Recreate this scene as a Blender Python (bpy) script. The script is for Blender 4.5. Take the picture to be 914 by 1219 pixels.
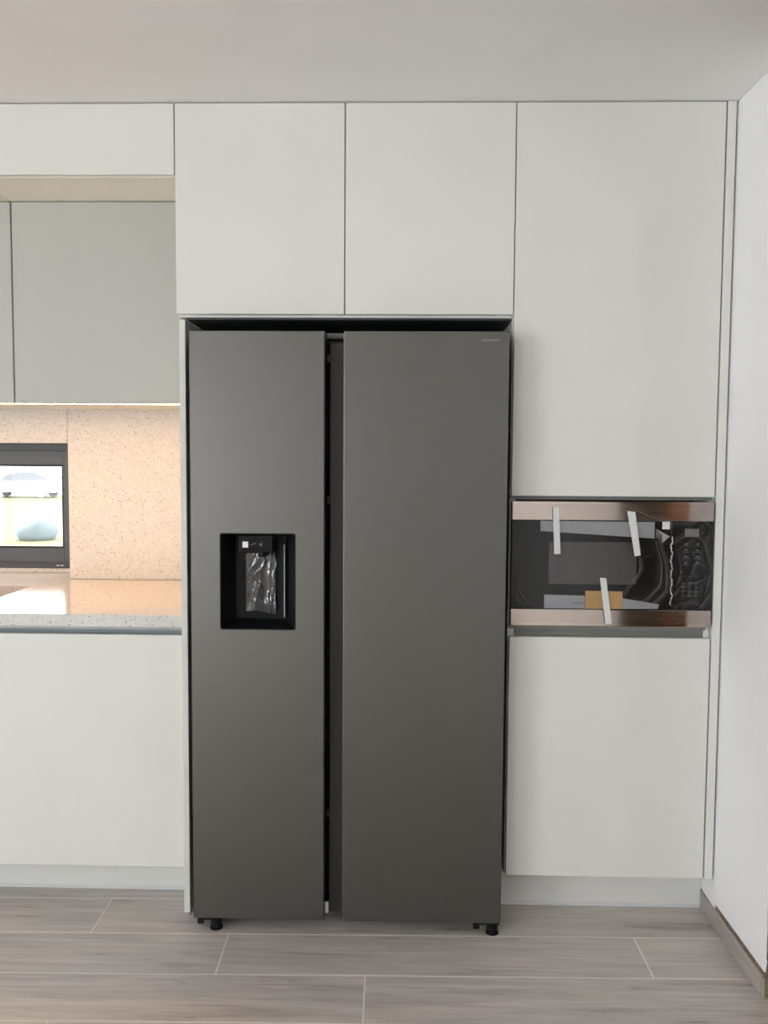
import bpy, bmesh, math, random
from mathutils import Vector, Matrix

for o in list(bpy.data.objects):
    bpy.data.objects.remove(o)
S = bpy.context.scene
C = S.collection
PI = math.pi
random.seed(4)

# ------------------------------------------------------------------ camera
W, H = 914, 1219
F, PITCH, YAW, ROLL = 1038.473, -0.0657, -0.02366, 0.00624
CAM = Vector((-0.31594, -2.59061, 1.42524))
cy, sy, cp, sp, cr, sr = (math.cos(YAW), math.sin(YAW), math.cos(PITCH), math.sin(PITCH),
                          math.cos(ROLL), math.sin(ROLL))
r0 = Vector((cy, -sy, 0)); d0 = Vector((sy * cp, cy * cp, sp)); u0 = Vector((-sy * sp, -cy * sp, cp))
right = r0 * cr + u0 * sr
up = u0 * cr - r0 * sr
cam = bpy.data.cameras.new('camera')
cam.sensor_fit = 'HORIZONTAL'; cam.sensor_width = 36.0; cam.lens = F / W * 36.0
cam.clip_start = 0.05; cam.clip_end = 300
co = bpy.data.objects.new('camera', cam); C.objects.link(co)
co.matrix_world = Matrix(((right.x, up.x, -d0.x, CAM.x), (right.y, up.y, -d0.y, CAM.y),
                          (right.z, up.z, -d0.z, CAM.z), (0, 0, 0, 1)))
S.camera = co

# ------------------------------------------------------------------ sky, daylight portals, exposure
w = bpy.data.worlds.new('sky'); S.world = w; w.use_nodes = True
bg = w.node_tree.nodes['Background']
bg.inputs['Color'].default_value = (0.94, 0.97, 1.0, 1)
bg.inputs['Strength'].default_value = 7.5
S.view_settings.view_transform = 'Standard'; S.view_settings.look = 'None'
S.view_settings.gamma = 1.0; S.view_settings.use_curve_mapping = False
S.view_settings.exposure = 0.74
S.cycles.max_bounces = 10; S.cycles.diffuse_bounces = 7; S.cycles.glossy_bounces = 5
S.cycles.transparent_max_bounces = 12
S.cycles.caustics_reflective = False; S.cycles.caustics_refractive = False
S.cycles.use_denoising = True
S.cycles.sample_clamp_indirect = 6.0

def portal(name, loc, rot, sx, syy):
    l = bpy.data.lights.new(name, 'AREA'); l.shape = 'RECTANGLE'; l.size = sx; l.size_y = syy
    l.cycles.is_portal = True
    o = bpy.data.objects.new(name, l); C.objects.link(o); o.location = loc; o.rotation_euler = rot
portal('daylight_portal', (-5.03, -4.5, 1.2), (0, -PI / 2, 0), 2.2, 2.6)
portal('daylight_portal', (-4.15, -8.03, 1.2), (PI / 2, 0, 0), 1.3, 2.2)  # portal of the added front window
portal('daylight_portal', (-1.88, 1.03, 1.2), (-PI / 2, 0, 0), 0.5, 0.53)
portal('daylight_portal', (2.03, -2.35, 1.575), (0, PI / 2, 0), .85, .7)  # portal of the added hall window

# ------------------------------------------------------------------ materials
MATS = {}
def mat(name, col=(.8, .8, .8), rough=.5, metal=0., spec=.5, coat=0., emit=None, estr=0.):
    if name in MATS: return MATS[name]
    m = bpy.data.materials.new(name); m.use_nodes = True
    b = m.node_tree.nodes['Principled BSDF']
    b.inputs['Base Color'].default_value = (*col, 1); b.inputs['Roughness'].default_value = rough
    b.inputs['Metallic'].default_value = metal; b.inputs['Specular IOR Level'].default_value = spec
    b.inputs['Coat Weight'].default_value = coat
    if emit:
        b.inputs['Emission Color'].default_value = (*emit, 1); b.inputs['Emission Strength'].default_value = estr
    MATS[name] = m
    return m
def nodes(m):
    t = m.node_tree
    return t, t.nodes, t.links, t.nodes['Principled BSDF']
def coords(t, scale, kind='Object'):
    tc = t.nodes.new('ShaderNodeTexCoord'); mp = t.nodes.new('ShaderNodeMapping')
    mp.inputs['Scale'].default_value = scale
    t.links.new(tc.outputs[kind], mp.inputs['Vector'])
    return mp
def noise(t, vec, scale, detail=3., rough=.5, dist=0.):
    n = t.nodes.new('ShaderNodeTexNoise')
    n.inputs['Scale'].default_value = scale; n.inputs['Detail'].default_value = detail
    n.inputs['Roughness'].default_value = rough; n.inputs['Distortion'].default_value = dist
    t.links.new(vec, n.inputs['Vector'])
    return n
def ramp(t, fac, stops):
    r = t.nodes.new('ShaderNodeValToRGB'); e = r.color_ramp.elements
    while len(e) < len(stops): e.new(.5)
    for k, (p, c) in enumerate(stops):
        e[k].position = p; e[k].color = (*c, 1) if len(c) == 3 else c
    t.links.new(fac, r.inputs['Fac'])
    return r
def bump(t, h, strength, dist, b):
    n = t.nodes.new('ShaderNodeBump'); n.inputs['Strength'].default_value = strength
    n.inputs['Distance'].default_value = dist
    t.links.new(h, n.inputs['Height']); t.links.new(n.outputs['Normal'], b.inputs['Normal'])

def satin(name, col, rough, spec=.4, amp=.02):
    m = mat(name, col, rough, spec=spec)
    t, N, L, b = nodes(m)
    n = noise(t, coords(t, (1, 1, 1)).outputs[0], 3.0, 3)
    lo = tuple(c * (1 - amp) for c in col); hi = tuple(min(1, c * (1 + amp)) for c in col)
    L.new(ramp(t, n.outputs['Fac'], [(.3, lo), (.7, hi)]).outputs[0], b.inputs['Base Color'])
    n2 = noise(t, coords(t, (1, 1, 1)).outputs[0], 900, 1)
    bump(t, n2.outputs['Fac'], .04, .0005, b)
    return m
satin('white_lacquer', (.745, .75, .705), .42)
satin('grey_lacquer', (.50, .50, .465), .45)
satin('warm_lit_melamine', (.93, .88, .77), .5)  # white panel tinted cream to carry the warm bounce light from below
satin('plinth_white', (.72, .725, .70), .5)
satin('carcass_white', (.74, .74, .70), .5)
satin('plaster_white', (.89, .89, .90), .85, .2)
satin('ceiling_paint', (.88, .865, .85), .9, .15)
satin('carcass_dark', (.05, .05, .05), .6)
satin('black_plastic', (.008, .008, .009), .45, .16, .1)
satin('black_gloss', (.010, .0095, .0095), .10, .18, .1)
satin('rubber', (.012, .012, .012), .6, .3, .1)
satin('dark_grey_metal', (.034, .032, .029), .5, .3, .05)
satin('window_frame_paint', (.062, .064, .068), .42, .5, .05)
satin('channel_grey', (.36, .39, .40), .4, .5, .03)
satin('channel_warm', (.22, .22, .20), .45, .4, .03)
satin('mid_grey', (.17, .17, .165), .5, .4, .03)
satin('seal_plastic', (.66, .67, .68), .35, .5, .02)
satin('sink_taupe', (.40, .35, .28), .5, .4, .04)
satin('cardboard', (.50, .31, .13), .85, .2, .06)
satin('paper_white', (.85, .85, .84), .7, .2, .01)
satin('print_grey', (.12, .12, .125), .5, .3, .01)
satin('grout', (.86, .80, .73), .9, .1, .04)
satin('brown_wood_door', (.58, .30, .17), .4, .4, .15)
satin('dark_door', (.035, .033, .032), .5, .4, .1)

def brushed(name, col, rough, streak):
    m = mat(name, col, rough, 1.0)
    t, N, L, b = nodes(m)
    n = noise(t, coords(t, (2.5, 2.5, 420)).outputs[0], 1.0, 4, .65)
    lo = tuple(c * (1 - streak) for c in col); hi = tuple(min(1, c * (1 + streak)) for c in col)
    L.new(ramp(t, n.outputs['Fac'], [(.25, lo), (.75, hi)]).outputs[0], b.inputs['Base Color'])
    mr = N.new('ShaderNodeMapRange'); mr.inputs['To Min'].default_value = rough - .05
    mr.inputs['To Max'].default_value = rough + .05
    L.new(n.outputs['Fac'], mr.inputs['Value']); L.new(mr.outputs[0], b.inputs['Roughness'])
    bump(t, n.outputs['Fac'], .03, .0003, b)
    return m
brushed('fridge_steel', (.152, .147, .138), .40, .05)
brushed('bar_steel', (.46, .385, .345), .10, .02)

def stone(name, rough):
    col = (.80, .785, .755)
    m = mat(name, col, rough, spec=.5)
    t, N, L, b = nodes(m)
    last = None
    mp = coords(t, (1, 1, 1))
    base = noise(t, mp.outputs[0], 60, 3)
    prev = ramp(t, base.outputs['Fac'], [(.3, (.62, .61, .58)), (.7, (.70, .69, .66))]).outputs[0]
    for sc, thr, keep, c in ((95, .20, .62, (.20, .16, .12)), (210, .24, .5, (.34, .27, .20)), (70, .10, .75, (.09, .08, .07))):
        v = N.new('ShaderNodeTexVoronoi'); v.inputs['Scale'].default_value = sc
        L.new(mp.outputs[0], v.inputs['Vector'])
        a = N.new('ShaderNodeMath'); a.operation = 'LESS_THAN'; a.inputs[1].default_value = thr
        L.new(v.outputs['Distance'], a.inputs[0])
        s = N.new('ShaderNodeSeparateColor'); L.new(v.outputs['Color'], s.inputs[0])
        k = N.new('ShaderNodeMath'); k.operation = 'GREATER_THAN'; k.inputs[1].default_value = keep
        L.new(s.outputs[0], k.inputs[0])
        mu = N.new('ShaderNodeMath'); mu.operation = 'MULTIPLY'
        L.new(a.outputs[0], mu.inputs[0]); L.new(k.outputs[0], mu.inputs[1])
        mx = N.new('ShaderNodeMix'); mx.data_type = 'RGBA'
        L.new(mu.outputs[0], mx.inputs['Factor']); L.new(prev, mx.inputs['A'])
        mx.inputs['B'].default_value = (*c, 1)
        prev = mx.outputs['Result']
    L.new(prev, b.inputs['Base Color'])
stone('quartz', .14)
stone('quartz_honed', .42)

def wood(name, a, bb, c, ax=0):
    sw = lambda v: v if ax == 0 else (v[1], v[0], v[2])
    m = mat(name, a, .42, spec=.4)
    t, N, L, b = nodes(m)
    tc = N.new('ShaderNodeTexCoord')
    oi = N.new('ShaderNodeObjectInfo')
    mu = N.new('ShaderNodeVectorMath'); mu.operation = 'SCALE'; mu.inputs[0].default_value = (37, 91, 13)
    L.new(oi.outputs['Random'], mu.inputs['Scale'])
    ad = N.new('ShaderNodeVectorMath'); ad.operation = 'ADD'
    L.new(tc.outputs['Object'], ad.inputs[0]); L.new(mu.outputs[0], ad.inputs[1])
    mp = N.new('ShaderNodeMapping'); mp.inputs['Scale'].default_value = sw((1.6, 16, 16))
    L.new(ad.outputs[0], mp.inputs['Vector'])
    n1 = noise(t, mp.outputs[0], 1.3, 6, .62, .9)
    mp2 = N.new('ShaderNodeMapping'); mp2.inputs['Scale'].default_value = sw((2.0, 70, 70))
    L.new(ad.outputs[0], mp2.inputs['Vector'])
    n2 = noise(t, mp2.outputs[0], 1.6, 5, .7, .4)
    mp3 = N.new('ShaderNodeMapping'); mp3.inputs['Scale'].default_value = sw((1.2, 5, 5))
    L.new(ad.outputs[0], mp3.inputs['Vector'])
    n3 = noise(t, mp3.outputs[0], 1.5, 2, .5, .3)
    r1 = ramp(t, n1.outputs['Fac'], [(.24, c), (.42, a), (.66, bb)])
    r2 = ramp(t, n2.outputs['Fac'], [(.30, (.83, .825, .82)), (.6, (1.06, 1.06, 1.06))])
    r3 = ramp(t, n3.outputs['Fac'], [(.3, (.92, .92, .94)), (.7, (1.06, 1.04, 1.02))])
    x = N.new('ShaderNodeMix'); x.data_type = 'RGBA'; x.blend_type = 'MULTIPLY'; x.inputs['Factor'].default_value = 1
    L.new(r1.outputs[0], x.inputs['A']); L.new(r2.outputs[0], x.inputs['B'])
    y = N.new('ShaderNodeMix'); y.data_type = 'RGBA'; y.blend_type = 'MULTIPLY'; y.inputs['Factor'].default_value = 1
    L.new(x.outputs['Result'], y.inputs['A']); L.new(r3.outputs[0], y.inputs['B'])
    mp4 = N.new('ShaderNodeMapping'); mp4.inputs['Scale'].default_value = sw((1.1, 13, 13))
    L.new(ad.outputs[0], mp4.inputs['Vector'])
    n4 = noise(t, mp4.outputs[0], 2.2, 4, .6, 1.6)
    r4 = ramp(t, n4.outputs['Fac'], [(.27, (.66, .64, .62)), (.37, (1, 1, 1))])
    z = N.new('ShaderNodeMix'); z.data_type = 'RGBA'; z.blend_type = 'MULTIPLY'; z.inputs['Factor'].default_value = .8
    L.new(y.outputs['Result'], z.inputs['A']); L.new(r4.outputs[0], z.inputs['B'])
    L.new(z.outputs['Result'], b.inputs['Base Color'])
    bump(t, n2.outputs['Fac'], .12, .0008, b)
wood('plank_tile', (.545, .505, .472), (.63, .59, .555), (.33, .298, .275))
wood('skirting_tile', (.40, .36, .325), (.46, .42, .385), (.30, .265, .24), 1)

def jamb():
    m = mat('rough_masonry', (.3, .25, .2), .95, spec=.1)
    t, N, L, b = nodes(m)
    n = noise(t, coords(t, (1, 1, 1)).outputs[0], 40, 5, .7)
    L.new(ramp(t, n.outputs['Fac'], [(.3, (.12, .10, .07)), (.55, (.30, .24, .17)), (.75, (.55, .52, .45))]).outputs[0], b.inputs['Base Color'])
    bump(t, n.outputs['Fac'], .9, .01, b)
jamb()

def clear(name, tint, gloss, rough, glosscol=(1, 1, 1)):
    m = bpy.data.materials.new(name); m.use_nodes = True
    t = m.node_tree; t.nodes.clear(); N = t.nodes; L = t.links
    out = N.new('ShaderNodeOutputMaterial'); tr = N.new('ShaderNodeBsdfTransparent'); g = N.new('ShaderNodeBsdfGlossy')
    tr.inputs['Color'].default_value = (*tint, 1)
    g.inputs['Roughness'].default_value = rough; g.inputs['Color'].default_value = (*glosscol, 1)
    lw = N.new('ShaderNodeLayerWeight'); lw.inputs['Blend'].default_value = .25
    mr = N.new('ShaderNodeMapRange'); mr.inputs['To Min'].default_value = gloss; mr.inputs['To Max'].default_value = min(1, gloss + .5)
    L.new(lw.outputs['Facing'], mr.inputs['Value'])
    mx = N.new('ShaderNodeMixShader')
    L.new(mr.outputs[0], mx.inputs[0]); L.new(tr.outputs[0], mx.inputs[1]); L.new(g.outputs[0], mx.inputs[2])
    L.new(mx.outputs[0], out.inputs['Surface'])
    MATS[name] = m
clear('window_glass', (.97, .98, .98), .03, .02)
clear('film', (.97, .97, .97), .014, .18)
clear('film_crease', (.80, .80, .80), .30, .2)
clear('paddle_film', (.85, .85, .85), .055, .12)

def translucent(name, col, alpha):
    m = bpy.data.materials.new(name); m.use_nodes = True
    t = m.node_tree; b = t.nodes['Principled BSDF']
    n = noise(t, coords(t, (1, 1, 1)).outputs[0], 150, 3)
    lo = tuple(c * .88 for c in col)
    t.links.new(ramp(t, n.outputs['Fac'], [(.35, lo), (.65, col)]).outputs[0], b.inputs['Base Color'])
    b.inputs['Roughness'].default_value = .45; b.inputs['Alpha'].default_value = alpha
    MATS[name] = m
translucent('tape', (.86, .87, .85), .80)
translucent('foam_sheet', (.42, .42, .44), .72)

satin('lawn', (.088, .094, .045), .9, .1, .25)
satin('gravel', (.55, .54, .50), .9, .1, .1)
satin('car_paint', (.80, .80, .80), .3, .5, .02)
satin('car_glass', (.04, .043, .05), .2, .5, .1)
satin('car_trim', (.18, .18, .20), .5, .3, .1)
satin('tarp_blue', (.090, .115, .125), .6, .3, .1)

# ------------------------------------------------------------------ mesh helpers
def box(bm, x0, x1, y0, y1, z0, z1, bev=0., seg=2):
    t = bmesh.new(); bmesh.ops.create_cube(t, size=1)
    for v in t.verts:
        v.co = Vector((x0 + (v.co.x + .5) * (x1 - x0), y0 + (v.co.y + .5) * (y1 - y0), z0 + (v.co.z + .5) * (z1 - z0)))
    if bev: bmesh.ops.bevel(t, geom=t.edges[:], offset=bev, segments=seg, profile=.5, affect='EDGES')
    add(bm, t)
    return bm
def add(bm, t):
    me = bpy.data.meshes.new('tmp'); t.to_mesh(me); t.free(); bm.from_mesh(me); bpy.data.meshes.remove(me)
def cyl(bm, p, axis, r, h, seg=20, r2=None, bev=0.):
    t = bmesh.new()
    bmesh.ops.create_cone(t, cap_ends=True, segments=seg, radius1=r, radius2=r if r2 is None else r2, depth=h)
    if bev: bmesh.ops.bevel(t, geom=[e for e in t.edges if any(len(f.verts) > 4 for f in e.link_faces)], offset=bev, segments=2, profile=.5, affect='EDGES')
    M = {'z': Matrix(), 'x': Matrix.Rotation(PI / 2, 4, 'Y'), 'y': Matrix.Rotation(PI / 2, 4, 'X')}[axis]
    bmesh.ops.transform(t, matrix=Matrix.Translation(p) @ M, verts=t.verts)
    add(bm, t); return bm
def prism(bm, pts, f, ext):
    """pts: 2-D outline; f maps (u,v,w)->xyz ; ext=(w0,w1)"""
    a = [bm.verts.new(f(u, v, ext[0])) for u, v in pts]; b = [bm.verts.new(f(u, v, ext[1])) for u, v in pts]
    n = len(pts)
    bm.faces.new(a); bm.faces.new(b[::-1])
    for i in range(n): bm.faces.new((a[i], b[i], b[(i + 1) % n], a[(i + 1) % n])[::-1])
    bmesh.ops.recalc_face_normals(bm, faces=bm.faces[:]); return bm
def tube(bm, pts, r, seg=6):
    rings = []
    n = len(pts)
    for i, p in enumerate(pts):
        p = Vector(p); d = (Vector(pts[min(i + 1, n - 1)]) - Vector(pts[max(i - 1, 0)])).normalized()
        a = d.orthogonal().normalized() if abs(d.y) > .9 else d.cross(Vector((0, 1, 0))).normalized(); b = d.cross(a)
        rr = r[i] if isinstance(r, (list, tuple)) else r
        rings.append([bm.verts.new(p + (a * math.cos(k / seg * 2 * PI) + b * math.sin(k / seg * 2 * PI)) * rr) for k in range(seg)])
    for i in range(n - 1):
        for k in range(seg): bm.faces.new((rings[i][k], rings[i][(k + 1) % seg], rings[i + 1][(k + 1) % seg], rings[i + 1][k]))
    bm.faces.new(rings[0][::-1]); bm.faces.new(rings[-1])
    bmesh.ops.recalc_face_normals(bm, faces=bm.faces[:]); return bm
WLOC = {}
def tag(o, label=None, cat=None, group=None, kind=None):
    if label: o['label'] = label
    if cat: o['category'] = cat
    if group: o['group'] = group
    if kind: o['kind'] = kind
    return o
def obj(name, bm, m, parent=None, smooth=False, label=None):
    if parent is not None:
        org = WLOC[parent.name]
    else:
        xs = [v.co.x for v in bm.verts]; ys = [v.co.y for v in bm.verts]; zs = [v.co.z for v in bm.verts]
        org = Vector(((min(xs) + max(xs)) / 2, (min(ys) + max(ys)) / 2, min(zs)))
    bmesh.ops.translate(bm, vec=-org, verts=bm.verts)
    me = bpy.data.meshes.new(name); bm.to_mesh(me); bm.free()
    if smooth:
        for p in me.polygons: p.use_smooth = True
    me.materials.append(MATS[m])
    o = bpy.data.objects.new(name, me); C.objects.link(o)
    if parent is not None: o.parent = parent
    else: o.location = org
    WLOC[o.name] = org.copy() if parent is None else org
    if label: o['label'] = label
    return o
def thing(name, label, cat, loc, group=None):
    o = bpy.data.objects.new(name, None); C.objects.link(o); o.location = loc; o.empty_display_size = .1
    WLOC[o.name] = Vector(loc)
    return tag(o, label, cat, group)
def B(*a, **k): return box(bmesh.new(), *a, **k)
def boxes(*l):
    bm = bmesh.new()
    for a in l: box(bm, *a)
    return bm
def struct(name, bm, m, **k): return tag(obj(name, bm, m, **k), kind='structure')

TA = .0178                                    # the right wall and the floor grid run a degree off the cabinets
ZC = 2.4435
XL, XR, YF, YB = -5.0, 2.0, -8.0, .80

# ------------------------------------------------------------------ room shell
struct('ceiling', B(XL - .2, XR + .2, YF - .2, 1.15, ZC, ZC + .2), 'ceiling_paint')
fl = struct('floor', B(XL - .2, XR + .2, YF - .2, 1.15, -.2, -.0007), 'grout')

def clip(poly, ax, lim, keep_less):
    out = []
    for i in range(len(poly)):
        a, b = poly[i], poly[(i + 1) % len(poly)]
        ia = (a[ax] <= lim) == keep_less or a[ax] == lim; ib = (b[ax] <= lim) == keep_less or b[ax] == lim
        if ia: out.append(a)
        if ia != ib:
            t = (lim - a[ax]) / (b[ax] - a[ax]); out.append(tuple(a[k] + t * (b[k] - a[k]) for k in (0, 1)))
    return out
PW, PL, G = .202, 1.202, .0044
T0, X0, TF = -.0808, -1.2415, .01825
full_mesh = None
for k in range(-29, 5):
    yb = T0 + PW * k
    off = X0 - (k) * .4107 if k <= 0 else X0 - k * .4107
    n0 = math.floor((XL - .3 - off) / PL)
    for j in range(n0, n0 + 8):
        xa = off + j * PL
        rect = [(xa + G / 2, yb + G / 2), (xa + PL - G / 2, yb + G / 2), (xa + PL - G / 2, yb + PW - G / 2), (xa + G / 2, yb + PW - G / 2)]
        poly = [(x - TF * y, y + TF * x) for x, y in rect]
        q = poly
        for ax, lim, less in ((0, XL, False), (0, 2.0, True), (1, YF, False), (1, .79, True)):
            q = clip(q, ax, lim, less)
            if len(q) < 3: break
        if len(q) < 3: continue
        cx = sum(p[0] for p in poly) / 4; cyy = sum(p[1] for p in poly) / 4
        whole = len(q) == 4 and all(abs(q[i][0] - poly[i][0]) < 1e-9 and abs(q[i][1] - poly[i][1]) < 1e-9 for i in range(4))
        if whole and full_mesh: me = full_mesh
        else:
            bm = bmesh.new()
            prism(bm, [(x - cx, y - cyy) for x, y in q], lambda u, v, z: (u, v, z), (-.008, 0))
            try: bmesh.ops.bevel(bm, geom=[e for e in bm.edges if all(v.co.z > -.001 for v in e.verts)], offset=.0004, segments=1, affect='EDGES')
            except Exception: pass
            me = bpy.data.meshes.new('plank'); bm.to_mesh(me); bm.free(); me.materials.append(MATS['plank_tile'])
            if whole: full_mesh = me
        o = bpy.data.objects.new('plank', me); C.objects.link(o); o.parent = fl
        o.location = Vector((cx, cyy, 0)) - fl.location

# back wall with the small window opening
WX0, WX1, WZ0, WZ1 = -2.13, -1.629, .931, 1.4625
struct('wall_back', boxes((XL, WX0, YB, 1.15, 0, ZC), (WX1, XR, YB, 1.15, 0, ZC), (WX0, WX1, YB, 1.15, 0, WZ0 - .05), (WX0, WX1, YB, 1.15, WZ1, ZC)), 'plaster_white')
# left wall with a wide glazed opening
LW0, LW1 = -5.8, -3.2
struct('wall_left', boxes((XL - .2, XL, YF, LW0, 0, ZC), (XL - .2, XL, LW1, 1.15, 0, ZC), (XL - .2, XL, LW0, LW1, 2.3, ZC), (XL - .2, XL, LW0, LW1, 0, .1)), 'plaster_white')
struct('wall_front', boxes((XL - .2, -4.8, YF - .2, YF, 0, ZC), (-3.5, XR + .2, YF - .2, YF, 0, ZC), (-4.8, -3.5, YF - .2, YF, 2.3, ZC), (-4.8, -3.5, YF - .2, YF, 0, .1)), 'plaster_white')
struct('wall_hall', boxes((XR, XR + .2, YF, -2.7, 0, ZC), (XR, XR + .2, -2.0, 1.15, 0, ZC), (XR, XR + .2, -2.7, -2.0, 0, 1.15), (XR, XR + .2, -2.7, -2.0, 2.0, ZC)), 'plaster_white')
struct('wall_partition', B(.84, XR, -3.2, -3.08, 0, ZC), 'plaster_white')
# right wall: masonry core, plaster skin, rough unfinished doorway edge, wall going on beyond the doorway
YE = -.362
def wx(x, y): return x - TA * y
def sheared(bm):
    for v in bm.verts: v.co.x = wx(v.co.x, v.co.y)
    return bm
wr = struct('wall_right', sheared(boxes((.6358, .84, YE + .004, .79, 0, ZC), (.634, .84, YF, -1.36, 0, ZC), (.634, .84, -1.36, YE + .004, 2.12, ZC))), 'rough_masonry')
bm = bmesh.new()
ypts = []
yy = YE
prof = [(.79, .064), (.11, .064), (.0, .0565), (-.006, .0565), (-.009, .074), (-.05, .0755), (-.2, .0750)]
pts = [(.79, ZC - .001)] + prof
z = .077
pts.append((YE + .002, .0745))
rr = random.Random(2)
while z < ZC - .04:
    pts.append((YE + rr.uniform(-.003, .004) * (1 if z < 1.2 else .3), z)); z += rr.uniform(.008, .03) if z < 1.2 else .12
pts.append((YE, ZC - .001))
prism(bm, pts, lambda u, v, q: (wx(q, u), u, v), (.632, .6358))
tag(obj('plaster_skin', bm, 'plaster_white', wr), label='white plaster facing with chipped lower edge')
obj('plaster_skin', sheared(boxes((.625, .634, YF, -1.37, .0, ZC))), 'plaster_white', wr)
obj('corner_bead', sheared(B(.6335, .637, YE - .0035, YE - .0005, .32, ZC - .002)), 'seal_plastic', wr)
bb = tag(obj('baseboard_right', sheared(B(.6277, .6352, -.349, .1035, 0.0005, .0605, bev=.0012)), 'skirting_tile'), kind='structure')
bb2 = tag(obj('trim_1', sheared(B(.6285, .6352, -.3575, -.3515, 0.001, .058, bev=.001)), 'skirting_tile'), kind='structure')

# unseen doors: dark one added to darken the fridge reflection, brown one seen reflected
d1 = struct('added_door_dark', B(-.95, .32, YF + .002, YF + .045, .004, 2.06, bev=.004), 'dark_door')  # added for a dark blotch in the steel
obj('handle', B(.22, .24, YF + .045, YF + .09, 1.0, 1.12, bev=.004), 'bar_steel', d1)
d2 = struct('door_2', B(.95, 1.85, -3.078, -3.035, .004, 2.06, bev=.004), 'brown_wood_door')
obj('handle', B(1.0, 1.02, -3.035, -2.99, 1.0, 1.12, bev=.004), 'bar_steel', d2)
# wide glazed door in the left wall
def ring_yz(x0, x1, y0, y1, z0, z1, wv):
    return boxes((x0, x1, y0, y0 + wv, z0, z1), (x0, x1, y1 - wv, y1, z0, z1), (x0, x1, y0 + wv, y1 - wv, z0, z0 + wv), (x0, x1, y0 + wv, y1 - wv, z1 - wv, z1))
w2 = struct('window_2', ring_yz(XL - .12, XL - .05, LW0, LW1, .1, 2.3, .06), 'window_frame_paint')
obj('pane', B(XL - .088, XL - .082, LW0 + .055, LW1 - .055, .155, 2.245), 'window_glass', w2)
w4 = struct('added_window_hall', ring_yz(XR + .05, XR + .12, -2.7, -2.0, 1.15, 2.0, .04), 'window_frame_paint')  # unseen window added to brighten the hall and its reflection
obj('pane', B(XR + .082, XR + .088, -2.665, -2.035, 1.185, 1.965), 'window_glass', w4)
w3 = struct('added_window_front', boxes((-4.8, -4.74, YF - .12, YF - .05, .1, 2.3), (-3.56, -3.5, YF - .12, YF - .05, .1, 2.3), (-4.74, -3.56, YF - .12, YF - .05, .1, .16), (-4.74, -3.56, YF - .12, YF - .05, 2.24, 2.3)), 'window_frame_paint')  # unseen window added behind the camera as frontal fill
obj('pane', B(-4.745, -3.555, YF - .088, YF - .082, .155, 2.245), 'window_glass', w3)

# ------------------------------------------------------------------ the small kitchen window
def frame_ring(x0, x1, z0, z1, y0, y1, wv, bev=.002, wl=None, bot=None):
    bm = bmesh.new(); bot = bot or wv
    box(bm, x0, x0 + wv, y0, y1, z0, z1, bev); box(bm, x1 - wv, x1, y0, y1, z0, z1, bev)
    box(bm, x0 + wv - .001, x1 - wv + .001, y0, y1, z1 - wv, z1, bev); box(bm, x0 + wv - .001, x1 - wv + .001, y0, y1, z0, z0 + bot, bev)
    return bm
FY = .97
w1 = struct('window_1', frame_ring(WX0, WX1, .946, WZ1, FY + .012, FY + .075, .05, bot=.035), 'window_frame_paint')
sa = obj('sash', frame_ring(WX0 + .04, WX1 - .036, .972, WZ1 - .03, FY, FY + .06, .058), 'window_frame_paint', w1)
gb = obj('glazing_bead', frame_ring(WX0 + .094, WX1 - .090, 1.026, WZ1 - .084, FY + .004, FY + .03, .012, .003), 'dark_grey_metal', w1)
obj('pane', B(WX0 + .1, WX1 - .096, FY + .022, FY + .028, 1.03, WZ1 - .088), 'window_glass', w1)
obj('drain_cover', boxes((-1.76, -1.748, FY + .008, FY + .013, .955, .959), (-1.742, -1.73, FY + .008, FY + .013, .955, .959)), 'seal_plastic', w1)
obj('window_sill', B(WX0, WX1, FY + .002, FY + .07, .9292, .9455, bev=.001), 'quartz', w1)

# ------------------------------------------------------------------ countertop, splashback, sink
CT, CB = .929, .891
SX0, SX1, SY0, SY1 = -2.13, -1.703, .17, .608
bm = bmesh.new()
xs = [-2.2, SX0, SX1, -.993]; ysl = [.046, SY0, SY1, .784]
def slab(bm, x0, x1, y0, y1, z0, z1): box(bm, x0, x1, y0, y1, z0, z1)
grid = {}
def gv(i, j, z):
    if (i, j, z) not in grid: grid[i, j, z] = bm.verts.new((xs[i], ysl[j], z))
    return grid[i, j, z]
cells = [(i, j) for i in range(3) for j in range(3) if (i, j) != (1, 1)]
for i, j in cells:
    bm.faces.new((gv(i, j, CT), gv(i + 1, j, CT), gv(i + 1, j + 1, CT), gv(i, j + 1, CT)))
    bm.faces.new((gv(i, j, CB), gv(i, j + 1, CB), gv(i + 1, j + 1, CB), gv(i + 1, j, CB)))
    for (di, dj, a, b) in ((-1, 0, (0, 0), (0, 1)), (1, 0, (1, 0), (1, 1)), (0, -1, (0, 0), (1, 0)), (0, 1, (0, 1), (1, 1))):
        if (i + di, j + dj) not in cells:
            bm.faces.new((gv(i + a[0], j + a[1], CT), gv(i + b[0], j + b[1], CT), gv(i + b[0], j + b[1], CB), gv(i + a[0], j + a[1], CB)))
bmesh.ops.recalc_face_normals(bm, faces=bm.faces[:])
ed = [e for e in bm.edges if abs(e.verts[0].co.z - CT) < 1e-6 and abs(e.verts[1].co.z - CT) < 1e-6 and e.calc_face_angle(0) > .5]
bmesh.ops.bevel(bm, geom=ed, offset=.0015, segments=2, profile=.5, affect='EDGES')
ct = thing('countertop', 'speckled white quartz countertop with a sink cut-out, lit warm from above', 'countertop', (-1.6, .4, CB))
obj('slab', bm, 'quartz', ct)
obj('window_ledge', B(WX0 + .001, WX1 - .001, .7845, FY + .06, CB, CT), 'quartz', ct)
sp_ = thing('splashback', 'speckled quartz splashback glowing warm behind the counter around the dark window', 'splashback', (-1.6, .793, CT))
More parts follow.
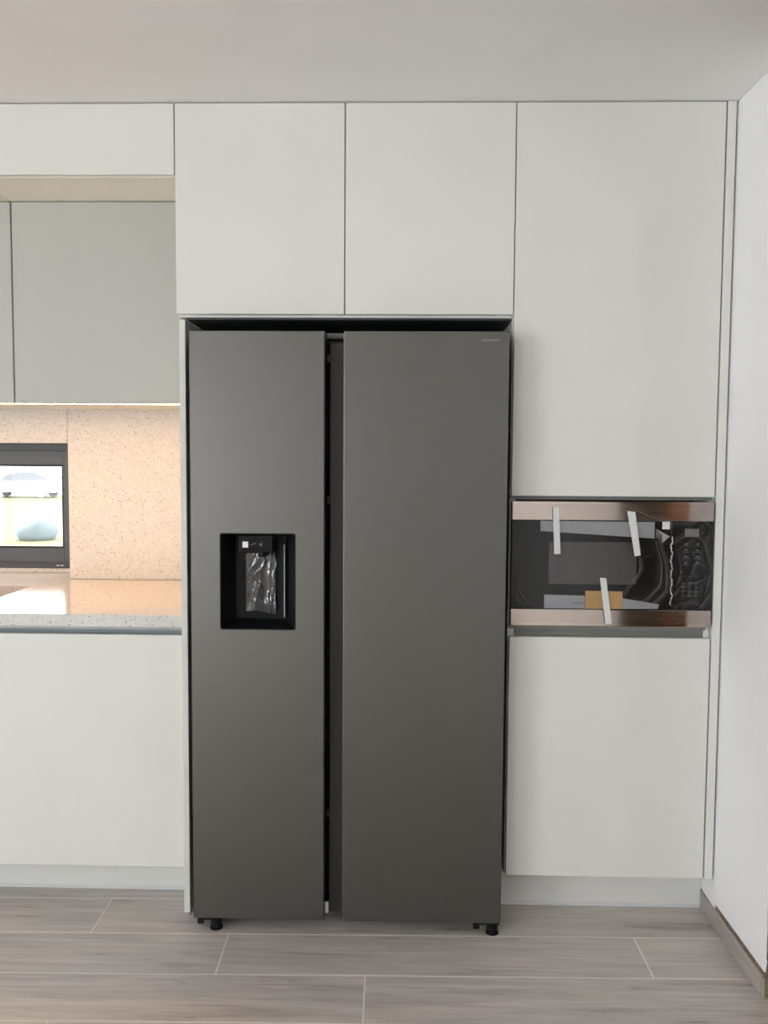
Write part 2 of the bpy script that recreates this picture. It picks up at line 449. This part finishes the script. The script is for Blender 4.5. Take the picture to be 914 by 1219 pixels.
obj('splash_slab', B(WX1, -.995, .786, .7985, CT + .0008, 1.612, bev=.0008), 'quartz_honed', sp_)
obj('splash_slab', B(WX0, WX1 - .0012, .786, .7985, WZ1, 1.612, bev=.0008), 'quartz_honed', sp_)
obj('splash_slab', B(-2.2, WX0 - .0012, .786, .7985, CT + .0008, 1.612, bev=.0008), 'quartz_honed', sp_)
# sink
bm = bmesh.new()
def bowl(bm, x0, x1, y0, y1, zt, zb, tw):
    f = lambda e, z: [bm.verts.new((a, b, z)) for a, b in ((x0 + e, y0 + e), (x1 - e, y0 + e), (x1 - e, y1 - e), (x0 + e, y1 - e))]
    rings = [f(-.012, zb - .004), f(-.012, zt), f(0, zt), f(.012, zb + .02), f(.03, zb + .004)]
    for a, b in zip(rings, rings[1:]):
        for k in range(4): bm.faces.new((a[k], a[(k + 1) % 4], b[(k + 1) % 4], b[k]))
    bm.faces.new(rings[-1]); bm.faces.new(rings[0][::-1])
    bmesh.ops.recalc_face_normals(bm, faces=bm.faces[:])
bowl(bm, SX0 - .004, SX1 + .004, SY0 - .004, SY1 + .004, CB - .001, .71, .01)
sk = thing('sink', 'taupe undermount sink bowl set into the quartz counter below the window', 'sink', (-1.92, .39, .70))
obj('bowl', bm, 'sink_taupe', sk)
obj('ledge', B(SX0 + .004, SX1 - .004, SY1 - .012, SY1 - .001, .868, .876), 'sink_taupe', sk)
bm = cyl(bmesh.new(), (-1.92, .39, .719), 'z', .045, .008, 28, bev=.002)
obj('drain', bm, 'bar_steel', sk)

# ------------------------------------------------------------------ cabinets
GAP = .0015
def cab_box(x0, x1, y0, y1, z0, z1, t=.018, open_bottom=False):
    """carcass: sides, top, bottom, back"""
    return boxes((x0, x0 + t, y0, y1, z0, z1, .0008), (x1 - t, x1, y0, y1, z0, z1, .0008), (x0 + t, x1 - t, y0 + .001, y1, z1 - t, z1),
                 (x0 + t, x1 - t, y0, y1, z0, z0 + t), (x0 + t, x1 - t, y1 - .008, y1, z0 + t, z1 - t))
DB = .0022
# bridge cabinet over the refrigerator
t = thing('bridge_cabinet', 'white handleless two-door cabinet bridging over the refrigerator up to the ceiling', 'cabinet', (-.498, .3, 1.828))
obj('body', cab_box(-.9905, -.0045, .020, .60, 1.8285, 2.4385), 'carcass_white', t)
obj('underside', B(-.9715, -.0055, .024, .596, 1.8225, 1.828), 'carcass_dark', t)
obj('door', B(-.9935, -.4977, 0, .0185, 1.8356, 2.4398, bev=DB), 'white_lacquer', t)
obj('door', B(-.4948, -.003, 0, .0185, 1.8356, 2.4398, bev=DB), 'white_lacquer', t)
# end panel left of the refrigerator
tag(obj('end_panel', B(-.991, -.9725, .0190, .79, .0008, 1.8215, bev=.001), 'white_lacquer'), 'tall narrow white end panel standing on the floor left of the refrigerator', 'panel')
# tall cabinet
t = thing('tall_cabinet', 'tall white cabinet by the right wall holding the built-in microwave', 'cabinet', (.3, .3, 0))
TX0, TX1 = -.0032, .600
obj('body', boxes((TX0, TX0 + .018, .020, .6, .14, 2.4385, .0008), (TX1 - .018, TX1, .020, .6, .14, 2.4385, .0008), (TX0 + .018, TX1 - .018, .021, .6, 2.42, 2.4385),
                  (TX0 + .018, TX1 - .018, .021, .6, .14, .158), (TX0 + .018, TX1 - .018, .021, .59, 1.2985, 1.3165), (TX0 + .018, TX1 - .018, .03, .59, .897, .9145),
                  (TX0 + .018, TX1 - .018, .592, .6, .158, 2.42)), 'carcass_white', t)
obj('door', B(0, .597, 0, .0185, 1.3057, 2.4398, bev=DB), 'white_lacquer', t)
obj('door', B(0, .597, 0, .0185, .1474, .8838, bev=DB), 'white_lacquer', t)
# recessed grip channel under the microwave
bm = bmesh.new()
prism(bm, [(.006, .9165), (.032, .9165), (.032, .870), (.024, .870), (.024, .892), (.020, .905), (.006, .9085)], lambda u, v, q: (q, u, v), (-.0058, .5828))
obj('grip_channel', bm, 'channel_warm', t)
obj('mount_rail', boxes((TX0 + .001, .597, .0195, .024, 1.2945, 1.306)), 'channel_warm', t)
pl = obj('plinth', B(-.0035, .6290, .1047, .1225, .0115, .1395, bev=.0006), 'plinth_white', t)
obj('seal_strip', B(-.0035, .6290, .1030, .1225, .0008, .0115, bev=.001), 'seal_plastic', pl)
obj('filler_strip', B(.6012, .6255, .0, .0185, .1454, 2.4425, bev=.0012), 'white_lacquer', t)
obj('scribe_strip', B(.6005, .6285, .0195, .04, .1454, 2.4425), 'mid_grey', t)
# top cabinets left of the bridge cabinet
for x0, x1, lb in ((-1.5995, -.9965, 'low wide white cabinet at the ceiling directly left of the bridge cabinet'), (-2.2, -1.601, 'white ceiling cabinet past the underside joint at the left edge')):
    t = thing('top_cabinet', lb, 'cabinet', ((x0 + x1) / 2, .3, 2.2372))
    obj('body', cab_box(x0, x1 - .0005, .020, .784, 2.2385, 2.4385), 'carcass_white', t)
    obj('underside', B(x0 + .001, x1 - .0015, .0195, .782, 2.2352, 2.2380), 'warm_lit_melamine', t)  # warm light put into the panel colour
    obj('flap_door', B(x0, x1, 0, .0185, 2.2372, 2.4398, bev=DB), 'white_lacquer', t)
# grey wall cabinets
GY, GB = .2577, 1.589
for x0, x1, lb in ((-1.5955, -.9945, 'grey wall cabinet with one flat door above the splashback next to the end panel'), (-2.2, -1.5985, 'grey wall cabinet cut off by the left edge of the picture')):
    t = thing('wall_cabinet', lb, 'cabinet', ((x0 + x1) / 2, .5, GB))
    obj('body', cab_box(x0, x1, GY + .0195, .784, GB + .004, 2.2345), 'carcass_white', t)
    obj('door', B(x0 + .0005, x1 - .0005, GY, GY + .0185, GB - .002, 2.2325, bev=DB), 'grey_lacquer', t)
# LED strip below the grey cabinets
mat('led', (1, .9, .75), .5, emit=(1.0, .50, .19), estr=52.0)
t = thing('light_strip', 'slim glowing warm LED strip along the underside of the grey wall cabinets', 'lamp', (-1.6, .37, GB))
obj('profile', boxes((-2.19, -1.0, .357, .361, GB + .0015, GB + .0038), (-2.19, -1.0, .379, .383, GB + .0015, GB + .0038), (-2.19, -1.0, .361, .379, GB + .0030, GB + .0038)), 'seal_plastic', t)
obj('diffuser', B(-2.188, -1.002, .3615, .3785, GB + .0018, GB + .0028), 'led', t)
# base cabinets
for x0, x1, lb in ((-1.66, -.9935, 'white base cabinet with a flat front under the quartz counter beside the end panel'), (-2.2, -1.6615, 'white base cabinet under the sink beyond the left edge of the picture')):
    t = thing('base_cabinet', lb, 'cabinet', ((x0 + x1) / 2, .4, 0))
    top = .889
    obj('body', boxes((x0, x0 + .018, .12, .78, .128, .889), (x1 - .018, x1, .12, .78, .128, .889), (x0 + .018, x1 - .018, .12, .78, .128, .146), (x0 + .018, x1 - .018, .77, .78, .146, .889)), 'carcass_white', t)
    obj('door', B(x0, x1 - .0008, .05, .0685, .1298, .866, bev=DB), 'white_lacquer', t)
    bm = bmesh.new()
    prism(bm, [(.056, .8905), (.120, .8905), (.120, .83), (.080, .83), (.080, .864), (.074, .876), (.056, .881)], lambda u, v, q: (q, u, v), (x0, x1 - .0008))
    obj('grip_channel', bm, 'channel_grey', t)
    pl = obj('plinth', B(x0, x1 - .0005, .1584, .176, .0115, .1275, bev=.0006), 'plinth_white', t)
    obj('seal_strip', B(x0, x1 - .0005, .1567, .176, .0008, .0115, bev=.001), 'seal_plastic', pl)

# ------------------------------------------------------------------ refrigerator
FX0, FX1, FYF = -.935, -.023, -.0913
DL1, DR0 = -.5466, -.4925
ZB, ZT = .0444, 1.7746
fr = thing('refrigerator', 'dark brushed steel side-by-side refrigerator with a water dispenser in its left door', 'refrigerator', (-.479, .25, 0))
obj('body', B(FX0 + .004, FX1 - .004, .0, .60, .046, 1.762, bev=.004), 'dark_grey_metal', fr)
obj('top_trim', B(FX0 + .01, FX1 - .01, -.012, .05, 1.7625, 1.779, bev=.002), 'mid_grey', fr)
obj('mullion', B(-.56, -.48, -.006, -.0005, .06, 1.755, bev=.001), 'black_plastic', fr)
# right door
rd = obj('door', B(DR0, FX1, FYF, -.018, ZB, ZT, bev=.0022), 'fridge_steel', fr)
obj('gasket', B(DR0 + .012, FX1 - .012, -.0178, -.0005, ZB + .02, ZT - .015), 'rubber', rd)
# recessed grip running down beside the right door
obj('grip_recess', B(-.5342, DR0 - .0006, -.052, -.0075, .052, 1.7466, bev=.0015), 'dark_grey_metal', rd)
for z in (1.705, 1.29, .34):
    obj('latch_clip', B(-.5455, -.5355, -.020, -.0075, z - .011, z + .011, bev=.001), 'mid_grey', fr)
obj('slot_stand_in', B(-.5455, -.5352, -.0625, -.060, .052, .086, bev=.0006), 'paper_white', fr, label='small white stand-in piece low in the slot between the doors')  # white piece put in for the floor glimpsed behind the slot
obj('stand_in_bracket', B(-.5460, -.5355, -.0598, -.0075, .05, .09), 'black_plastic', fr)
# left door with dispenser opening
HX0, HX1, HZ0, HZ1 = -.8493, -.630, .9149, 1.196
def rrect(x0, x1, z0, z1, r, n=4):
    p = []
    for cx_, cz, a0 in ((x1 - r, z1 - r, 0), (x0 + r, z1 - r, PI / 2), (x0 + r, z0 + r, PI), (x1 - r, z0 + r, 1.5 * PI)):
        for k in range(n + 1):
            a = a0 + k / n * PI / 2; p.append((cx_ + r * math.cos(a), cz + r * math.sin(a)))
    return p
def holed_panel(x0, x1, z0, z1, y0, y1, hole, bev):
    bm = bmesh.new()
    o = [(x0, z0), (x1, z0), (x1, z1), (x0, z1)]
    fo = [bm.verts.new((x, y0, z)) for x, z in [(x0 + bev, z0 + bev), (x1 - bev, z0 + bev), (x1 - bev, z1 - bev), (x0 + bev, z1 - bev)]]
    fh = [bm.verts.new((x, y0, z)) for x, z in hole]
    e = [bm.edges.new((fo[i], fo[(i + 1) % 4])) for i in range(4)] + [bm.edges.new((fh[i], fh[(i + 1) % len(fh)])) for i in range(len(fh))]
    bmesh.ops.triangle_fill(bm, use_beauty=True, edges=e)
    mid = [bm.verts.new((x, y0 + bev, z)) for x, z in o]; bk = [bm.verts.new((x, y1, z)) for x, z in o]
    for a, b in ((fo, mid), (mid, bk)):
        for i in range(4): bm.faces.new((a[i], a[(i + 1) % 4], b[(i + 1) % 4], b[i]))
    bm.faces.new(bk)
    hb = [bm.verts.new((x, y0 + .012, z)) for x, z in hole]
    for i in range(len(hb)): bm.faces.new((fh[i], fh[(i + 1) % len(fh)], hb[(i + 1) % len(hb)], hb[i]))
    bmesh.ops.recalc_face_normals(bm, faces=bm.faces[:])
    return bm
ld = obj('door', holed_panel(FX0, DL1, ZB, ZT, FYF, -.0005, rrect(HX0, HX1, HZ0, HZ1, .006), .0022), 'fridge_steel', fr)
# NOTE the tub of the dispenser reaches back into the door
def loft(loops):
    bm = bmesh.new()
    L = [[bm.verts.new(p) for p in l] for l in loops]
    for a, b in zip(L, L[1:]):
        n = len(a)
        for i in range(n): bm.faces.new((a[i], a[(i + 1) % n], b[(i + 1) % n], b[i]))
    bm.faces.new(L[-1])
    bmesh.ops.recalc_face_normals(bm, faces=bm.faces[:])
    return bm
def rl(x0, x1, z0, z1, r, y): return [(x, y, z) for x, z in rrect(x0, x1, z0, z1, r)]
DBK = -.004
tub = loft([rl(HX0 - .0005, HX1 + .0005, HZ0 - .0005, HZ1 + .0005, .006, FYF - .0004), rl(HX0 + .0022, HX1 - .0022, HZ0 + .0022, HZ1 - .0022, .005, FYF - .0004),
            rl(HX0 + .004, HX1 - .004, HZ0 + .004, HZ1 - .003, .005, FYF + .004),
            rl(HX0 + .006, HX1 - .018, HZ0 + .008, HZ1 - .004, .006, FYF + .03),
            rl(HX0 + .026, HX1 - .034, HZ0 + .014, HZ1 - .006, .008, DBK - .008), rl(HX0 + .03, HX1 - .038, HZ0 + .018, HZ1 - .008, .006, DBK - .003)])
obj('dispenser_tub', tub, 'black_plastic', ld, smooth=False, label='black recessed dispenser niche')
obj('tub_highlight', B(HX1 - .043, HX1 - .0395, DBK - .022, DBK - .006, .94, 1.158, bev=.0012), 'channel_grey', ld)  # pale strip painting a highlight along the tub's slanted edge
bm = boxes((-.801, -.700, FYF + .022, DBK - .01, 1.137, HZ1 - .006, .004))
box(bm, -.794, -.712, FYF + .018, FYF + .024, 1.147, 1.176, .0015)
cyl(bm, (-.735, FYF + .045, 1.131), 'z', .012, .016, 20)
obj('dispenser_head', bm, 'black_gloss', ld)
obj('indicator', boxes((-.763, -.757, FYF + .0172, FYF + .0182, 1.160, 1.162), (-.757, -.748, FYF + .0172, FYF + .0182, 1.163, 1.1655), (-.737, -.730, FYF + .0172, FYF + .0182, 1.158, 1.165)), 'print_grey', ld)
obj('label_sticker', B(-.7865, -.7705, FYF + .0168, FYF + .0178, 1.153, 1.170), 'paper_white', ld, label='small blank white sticker')
bm = bmesh.new()
prism(bm, [(-.022, 1.140), (-.016, 1.140), (-.010, 1.05), (-.014, .955), (-.020, .955), (-.017, 1.05)], lambda u, v, q: (q, u, v), (-.784, -.700))
obj('dispenser_paddle', bm, 'black_plastic', ld)
# lettering
cu = bpy.data.curves.new('lettering', 'FONT'); cu.body = 'SAMSUNG'; cu.size = .0092; cu.align_x = 'CENTER'; cu.extrude = .0002
cu.space_character = 1.15
to = bpy.data.objects.new('tmp_text', cu); C.objects.link(to)
bpy.context.view_layer.update()
me = bpy.data.meshes.new_from_object(to.evaluated_get(bpy.context.evaluated_depsgraph_get()))
bpy.data.objects.remove(to)
xsn = [v.co.x for v in me.vertices]; ww = max(xsn) - min(xsn)
me.transform(Matrix.Translation(Vector((-.0757, FYF - .0003, 1.7472)) - WLOC[rd.name]) @ Matrix.Rotation(PI / 2, 4, 'X') @ Matrix.Diagonal((.047 / ww, .8, 1, 1)))
me.name = 'lettering'; me.materials.append(satin('letter_silver', (.36, .36, .35), .4, .5, .01))
lo = bpy.data.objects.new('lettering', me); C.objects.link(lo); lo.parent = rd
# wheels, feet
def foot(x, roller_left):
    s = -1 if roller_left else 1
    f = obj('foot_bracket', boxes((x - .036, x + .036, -.075, .05, .030, .047, .002), (x - s * .034 - .006 * s if s > 0 else x + .018, x - s * .034 + .012 if s > 0 else x + .034, -.07, -.045, .014, .032, .002)), 'black_plastic', fr)
    bm = cyl(bmesh.new(), (x + s * .016, -.062, .0185), 'z', .0165, .026, 24, bev=.003)
    cyl(bm, (x + s * .016, -.062, .003), 'z', .019, .0056, 24, bev=.001)
    obj('levelling_foot', bm, 'black_plastic', f)
foot(-.889, False); foot(-.061, False)
for x in (-.87, -.09):
    obj('wheel', cyl(bmesh.new(), (x, .5, .0236), 'x', .023, .03, 24, bev=.003), 'rubber', fr)
# cling film still on the dispenser paddle
def sheet(name, x0, x1, z0, z1, y, nx, nz, hf, m, lab, cat, edge=None):
    bm = bmesh.new(); g = []
    for j in range(nz + 1):
        row = []
        for i in range(nx + 1):
            u, v = i / nx, j / nz
            x = x0 + u * (x1 - x0); z = z0 + v * (z1 - z0)
            if edge: x, z = edge(u, v, x, z)
            row.append(bm.verts.new((x, y - hf(u, v), z)))
        g.append(row)
    for j in range(nz):
        for i in range(nx): bm.faces.new((g[j][i], g[j][i + 1], g[j + 1][i + 1], g[j + 1][i]))
    bmesh.ops.recalc_face_normals(bm, faces=bm.faces[:])
    if bm.faces[0].normal.y > 0: bmesh.ops.reverse_faces(bm, faces=bm.faces[:])
    return tag(obj(name, bm, m, smooth=False), lab, cat)
def ridges(seed, n, amp, wmin, wmax):
    q = random.Random(seed); R = []
    for _ in range(n):
        a = q.uniform(0, PI); R.append((q.random(), q.random(), math.cos(a), math.sin(a), q.uniform(wmin, wmax), q.uniform(.2, .6), amp * q.uniform(.3, 1) * q.choice((1, 1, -.4))))
    def f(u, v):
        h = 0
        for cx_, cz, dx, dz, wd, ln, am in R:
            s = (u - cx_) * dx + (v - cz) * dz; d = -(u - cx_) * dz + (v - cz) * dx
            h += am * max(0, 1 - abs(d) / wd) * math.exp(-(s / ln) ** 2)
        return h
    return f
f1 = ridges(3, 44, .0022, .04, .17)
sheet('protective_film', -.7855, -.6975, .957, 1.131, -.0262, 30, 56, lambda u, v: max(0, f1(u, v)) + .001, 'paddle_film', 'crumpled clear film clinging to the dispenser paddle', 'film',
      lambda u, v, x, z: (x + .002 * math.sin(v * 17) * u, z + .004 * (1 - v) * math.sin(u * 5) - .003 * u * (1 - v)))

# ------------------------------------------------------------------ microwave
MX0, MX1 = .0012, .5950
mw = thing('microwave', 'built-in black glass microwave with steel bars, still wrapped and taped', 'microwave', (.298, .2, .917))
obj('body', boxes((MX0 + .018, MX1 - .016, .0255, .40, .9172, 1.288, .003), (MX0 + .0005, MX1 - .0005, .0, .0250, .9195, 1.2900, .001)), 'black_plastic', mw)
obj('bar', B(MX0, MX1, -.0085, .0, 1.2345, 1.2915, bev=.0022), 'bar_steel', mw, label='upper brushed steel bar')
obj('bar', B(MX0, MX1, -.0085, .0, .9185, .9700, bev=.0022), 'bar_steel', mw, label='lower brushed steel bar')
dr = obj('door_glass', B(MX0 + .001, .4690, -.0055, -.0002, .9715, 1.2330, bev=.001), 'black_gloss', mw)
satin('viewing_mesh', (.068, .065, .058), .22, .4, .08)
obj('viewing_window', B(.113, .371, -.0060, -.0056, 1.045, 1.171), 'viewing_mesh', dr)
pn = obj('control_panel', B(.4715, MX1 - .001, -.0055, -.0002, .9715, 1.2330, bev=.001), 'black_gloss', mw)
obj('display', B(.511, .5525, -.0062, -.0056, 1.1885, 1.2125), 'mid_grey', pn)
rb = random.Random(8)
for r_ in range(4):
    for c_ in range(2):
        x = .505 + c_ * .034; z = 1.166 - r_ * .0185
        obj('button_mark', boxes((x + .007, x + .015, -.0060, -.0056, z - .001, z + .0035), (x, x + .022, -.0060, -.0056, z - .0052, z - .0040)), 'print_grey', pn)
for r_ in range(4):
    for c_ in range(3):
        x = .504 + c_ * .0195; z = 1.052 - r_ * .0125
        obj('button_mark', boxes((x + .001, x + rb.uniform(.008, .015), -.0060, -.0056, z, z + .0014), (x + .003, x + .008, -.0060, -.0056, z - .0045, z - .0022)), 'print_grey', pn)
obj('button_mark', B(.525, .545, -.0060, -.0056, .990, .9912), 'print_grey', pn)
obj('label_sticker', B(.4445, .4662, -.0068, -.0056, 1.2105, 1.2330), 'paper_white', mw, label='small blank white square sticker')

# packing pieces on the microwave front
def flat(name, pts, y, th, m, lab, cat, rip=0., n=1):
    bm = bmesh.new()
    (ax, az), (bx, bz), (cx_, cz), (dx, dz) = pts      # TL TR BR BL
    rows = []
    for j in range(n + 1):
        v = j / n; wob = rip * math.sin(v * 9 + ax * 50)
        l = (ax + (dx - ax) * v, az + (dz - az) * v); r = (bx + (cx_ - bx) * v, bz + (cz - bz) * v)
        rows.append([(l[0], y - abs(wob), l[1]), (r[0], y - abs(wob) * .6, r[1])])
    vf = [[bm.verts.new(p) for p in r] for r in rows]
    vb = [[bm.verts.new((p[0], p[1] + th, p[2])) for p in r] for r in rows]
    for j in range(n):
        bm.faces.new((vf[j][0], vf[j + 1][0], vf[j + 1][1], vf[j][1])); bm.faces.new((vb[j][0], vb[j][1], vb[j + 1][1], vb[j + 1][0]))
        bm.faces.new((vf[j][0], vb[j][0], vb[j + 1][0], vf[j + 1][0])); bm.faces.new((vf[j][1], vf[j + 1][1], vb[j + 1][1], vb[j][1]))
    bm.faces.new((vf[0][0], vf[0][1], vb[0][1], vb[0][0])); bm.faces.new((vf[n][0], vb[n][0], vb[n][1], vf[n][1]))
    bmesh.ops.recalc_face_normals(bm, faces=bm.faces[:])
    return tag(obj(name, bm, m), lab, cat)
flat('foam_sheet', [(.086, 1.2335), (.4215, 1.2315), (.4220, 1.183), (.087, 1.2025)], -.0074, .0012, 'foam_sheet', 'long grey foam strip below the upper steel bar', 'packaging')
fs = flat('foam_sheet', [(.101, 1.013), (.2215, 1.0105), (.2215, .9722), (.101, .9722)], -.0074, .0012, 'foam_sheet', 'printed grey foam strip left of the cardboard piece', 'packaging')
obj('print', boxes(*[(.184 + k * .0052, .184 + k * .0052 + .0034, -.0080, -.0075, .9865, .9865 + (.0045 if k % 3 else .006)) for k in range(7)]), 'mid_grey', fs)
flat('foam_sheet', [(.3325, 1.004), (.4410, .9865), (.4365, .9735), (.3325, .9722)], -.0074, .0012, 'foam_sheet', 'tapering grey foam scrap right of the cardboard piece', 'packaging')
flat('cardboard', [(.2225, 1.0255), (.3315, 1.0245), (.3320, .9722), (.2228, .9722)], -.0086, .0028, 'cardboard', 'small brown cardboard piece standing on the lower steel bar', 'cardboard')
flat('tape', [(.120, 1.275), (.138, 1.275), (.1455, 1.136), (.127, 1.1345)], -.0145, .0004, 'tape', 'upright strip of white tape at the upper left of the microwave', 'tape', .0008, 10)
flat('tape', [(.338, 1.264), (.362, 1.262), (.3805, 1.134), (.3635, 1.1305)], -.0145, .0004, 'tape', 'slanting strip of white tape near the upper middle of the microwave', 'tape', .0008, 10)
flat('tape', [(.2625, 1.066), (.2815, 1.065), (.3005, .929), (.2820, .9275)], -.0145, .0004, 'tape', 'white tape strip holding the brown cardboard to the lower bar', 'tape', .0008, 10)
# clear wrapping film
f2 = ridges(11, 46, .0034, .008, .03)
f3 = ridges(5, 40, .0040, .010, .045)
CR = ((((.325, 1.281), (.39, 1.255), (.463, 1.225)), .0012), (((.39, 1.262), (.46, 1.268), (.53, 1.272)), .0007), (((.463, 1.228), (.53, 1.232), (.555, 1.240), (.592, 1.212)), .0008),
      (((.07, 1.245), (.10, 1.268), (.16, 1.274), (.24, 1.262), (.33, 1.25)), .0004), (((.37, 1.16), (.38, 1.09), (.345, 1.04), (.325, 1.01)), .0008),
      (((.42, 1.18), (.44, 1.12), (.44, 1.05), (.40, 1.005), (.36, .996)), .0009), (((.43, 1.18), (.455, 1.10), (.455, 1.03), (.42, .995)), .0009),
      (((.475, 1.175), (.51, 1.20), (.56, 1.18), (.585, 1.10)), .0008), (((.48, 1.02), (.51, 1.05), (.55, 1.055), (.585, 1.075)), .0008),
      (((.49, 1.14), (.50, 1.09), (.49, 1.05)), .0006), (((.53, 1.14), (.555, 1.11), (.585, 1.09)), .0006), (((.48, .985), (.53, 1.0), (.56, .985), (.59, 1.03)), .0008),
      (((.02, 1.06), (.03, 1.02), (.06, .985), (.10, .975)), .0007), (((.015, 1.04), (.02, 1.0), (.05, .977)), .0006), (((.14, 1.115), (.25, 1.12), (.36, 1.14)), .0004),
      (((.15, 1.075), (.22, 1.085), (.30, 1.08)), .0003), (((.34, .954), (.42, .948), (.52, .946)), .0005), (((.40, .962), (.45, .958), (.53, .964)), .0004))
def seg_d(px, pz, a, b):
    dx, dz = b[0] - a[0], b[1] - a[1]; t_ = max(0, min(1, ((px - a[0]) * dx + (pz - a[1]) * dz) / (dx * dx + dz * dz)))
    return math.hypot(px - a[0] - t_ * dx, pz - a[1] - t_ * dz)
def hfilm(u, v):
    k = min(1, max(0, u - .52) * 2.6)
    h = .0006 + max(0, f2(u, v)) * (.12 + .5 * k) + max(0, f3(u, v)) * k * .6
    x = .004 + u * .588; z = .9275 + v * .3565
    for pts, r in CR:
        d = min(seg_d(x, z, a, b) for a, b in zip(pts, pts[1:])); wd = .006 + r * 9
        if d < wd: h = max(h, .0006 + (1 - d / wd) * r * 4.5)
    return min(h, .0055)
fm = sheet('packing_film', .004, .592, .9275, 1.2840, -.0092, 150, 92, hfilm, 'film', 'creased clear plastic film wrapped over the whole microwave front', 'film')
def crease(pts, r):
    p = []
    for i in range(len(pts) - 1):
        for k in range(6):
            t_ = k / 6; a = Vector(pts[max(i - 1, 0)]); b = Vector(pts[i]); c = Vector(pts[i + 1]); d = Vector(pts[min(i + 2, len(pts) - 1)])
            q = .5 * ((2 * b) + (-a + c) * t_ + (2 * a - 5 * b + 4 * c - d) * t_ ** 2 + (-a + 3 * b - 3 * c + d) * t_ ** 3)
            p.append((q[0], -.0135, q[1]))
    p.append((pts[-1][0], -.0135, pts[-1][1]))
    n = len(p); rr_ = [r * (.3 + .7 * math.sin(PI * (i + .5) / n)) for i in range(n)]
    obj('crease', tube(bmesh.new(), p, rr_, 5), 'film_crease', fm, smooth=True)
for k, (pts, r) in enumerate(CR):
    crease(pts, r * (.55 if k < 3 else .36))
# twisted glinting fold of film beside the control panel
p = []; rr_ = []
for k in range(70):
    v = k / 69; z = 1.190 - v * .205
    p.append((.4705 + .0022 * math.sin(v * 31) + .001 * math.sin(v * 83) + .003 * v, -.0145 + .001 * math.cos(v * 40), z)); rr_.append(.0016 + .0011 * math.sin(v * 47) ** 2)
clear('film_fold', (.6, .62, .63), .40, .10)
obj('twisted_fold', tube(bmesh.new(), p, rr_, 5), 'film_fold', fm, smooth=False)
bm = bmesh.new()
for a, b, c in (((.424, -.0130, 1.212), (.424, -.0145, 1.188), (.441, -.0165, 1.197)), ((.424, -.0130, 1.212), (.441, -.0165, 1.197), (.465, -.0130, 1.190)),
                ((.424, -.0145, 1.188), (.443, -.0135, 1.170), (.441, -.0165, 1.197)), ((.441, -.0165, 1.197), (.443, -.0135, 1.170), (.465, -.0130, 1.190))):
    bm.faces.new([bm.verts.new(q) for q in (a, b, c)])
obj('folded_corner', bm, 'film_fold', fm)

# ------------------------------------------------------------------ outdoors behind the small window
GZ = -1.10
bm = bmesh.new()
q = [(-60, 1.4), (8, 1.4), (8, 90), (-60, 90)]
prism(bm, q, lambda u, v, z: (u, v, z), (GZ - .3, GZ))
tag(obj('ground_lawn', bm, 'lawn'), kind='structure')
gw = tag(obj('gravel_drive', B(-60, 8, 49, 70, GZ, GZ + .03), 'gravel'), 'pale gravel drive across the far side of the lawn', 'driveway')
cx0, cyc = -21.75, 46
car = thing('car', 'overexposed white car parked far beyond the lawn, seen through the window', 'car', (cx0, cyc, GZ))
prof = [(-2.15, .32), (-2.12, .72), (-1.75, .86), (-1.15, .93), (1.55, .97), (2.0, .93), (2.15, .70), (2.13, .32)]
bm = prism(bmesh.new(), prof, lambda u, v, q: (cx0 + u, cyc + q, GZ + v), (-.85, .85))
bmesh.ops.bevel(bm, geom=bm.edges[:], offset=.05, segments=2, affect='EDGES'); obj('car_body', bm, 'car_paint', car)
top = [(-1.2, .92), (-.55, 1.36), (.1, 1.46), (.9, 1.43), (1.5, 1.18), (1.85, .95)]
bm = prism(bmesh.new(), top, lambda u, v, q: (cx0 + u, cyc + q * (1 - .22 * (v - .92) / .54), GZ + v), (-.78, .78))
obj('cabin', bm, 'car_glass', car)
ro = [(-.62, 1.34), (.1, 1.50), (.9, 1.47), (1.42, 1.24), (1.36, 1.22), (.88, 1.42), (.1, 1.44), (-.52, 1.31)]
obj('roof', prism(bmesh.new(), ro, lambda u, v, q: (cx0 + u, cyc + q, GZ + v), (-.66, .66)), 'car_paint', car)
for x in (-1.35, 1.35):
    for y in (-.80, .80):
        wh = obj('wheel', cyl(bmesh.new(), (cx0 + x, cyc + y, GZ + .315), 'y', .31, .2, 24, bev=.03), 'car_trim', car)
        obj('hub_cap', cyl(bmesh.new(), (cx0 + x, cyc + y * 1.13, GZ + .315), 'y', .18, .03, 18), 'car_paint', wh)
bm = bmesh.new(); bmesh.ops.create_icosphere(bm, subdivisions=3, radius=1)
f4 = ridges(9, 20, .25, .1, .5)
for v in bm.verts:
    s = 1 + f4(v.co.x * .5 + .5, v.co.z * .5 + .5) * .5
    v.co = Vector((-11.0 + v.co.x * .55 * s, 22.4 + v.co.y * .6 * s, GZ + max(0.0, (v.co.z * .5 + .28)) * .95 * s))
tag(obj('tarpaulin', bm, 'tarp_blue', smooth=True), 'pale blue tarpaulin heap on the lawn seen through the window', 'tarpaulin')
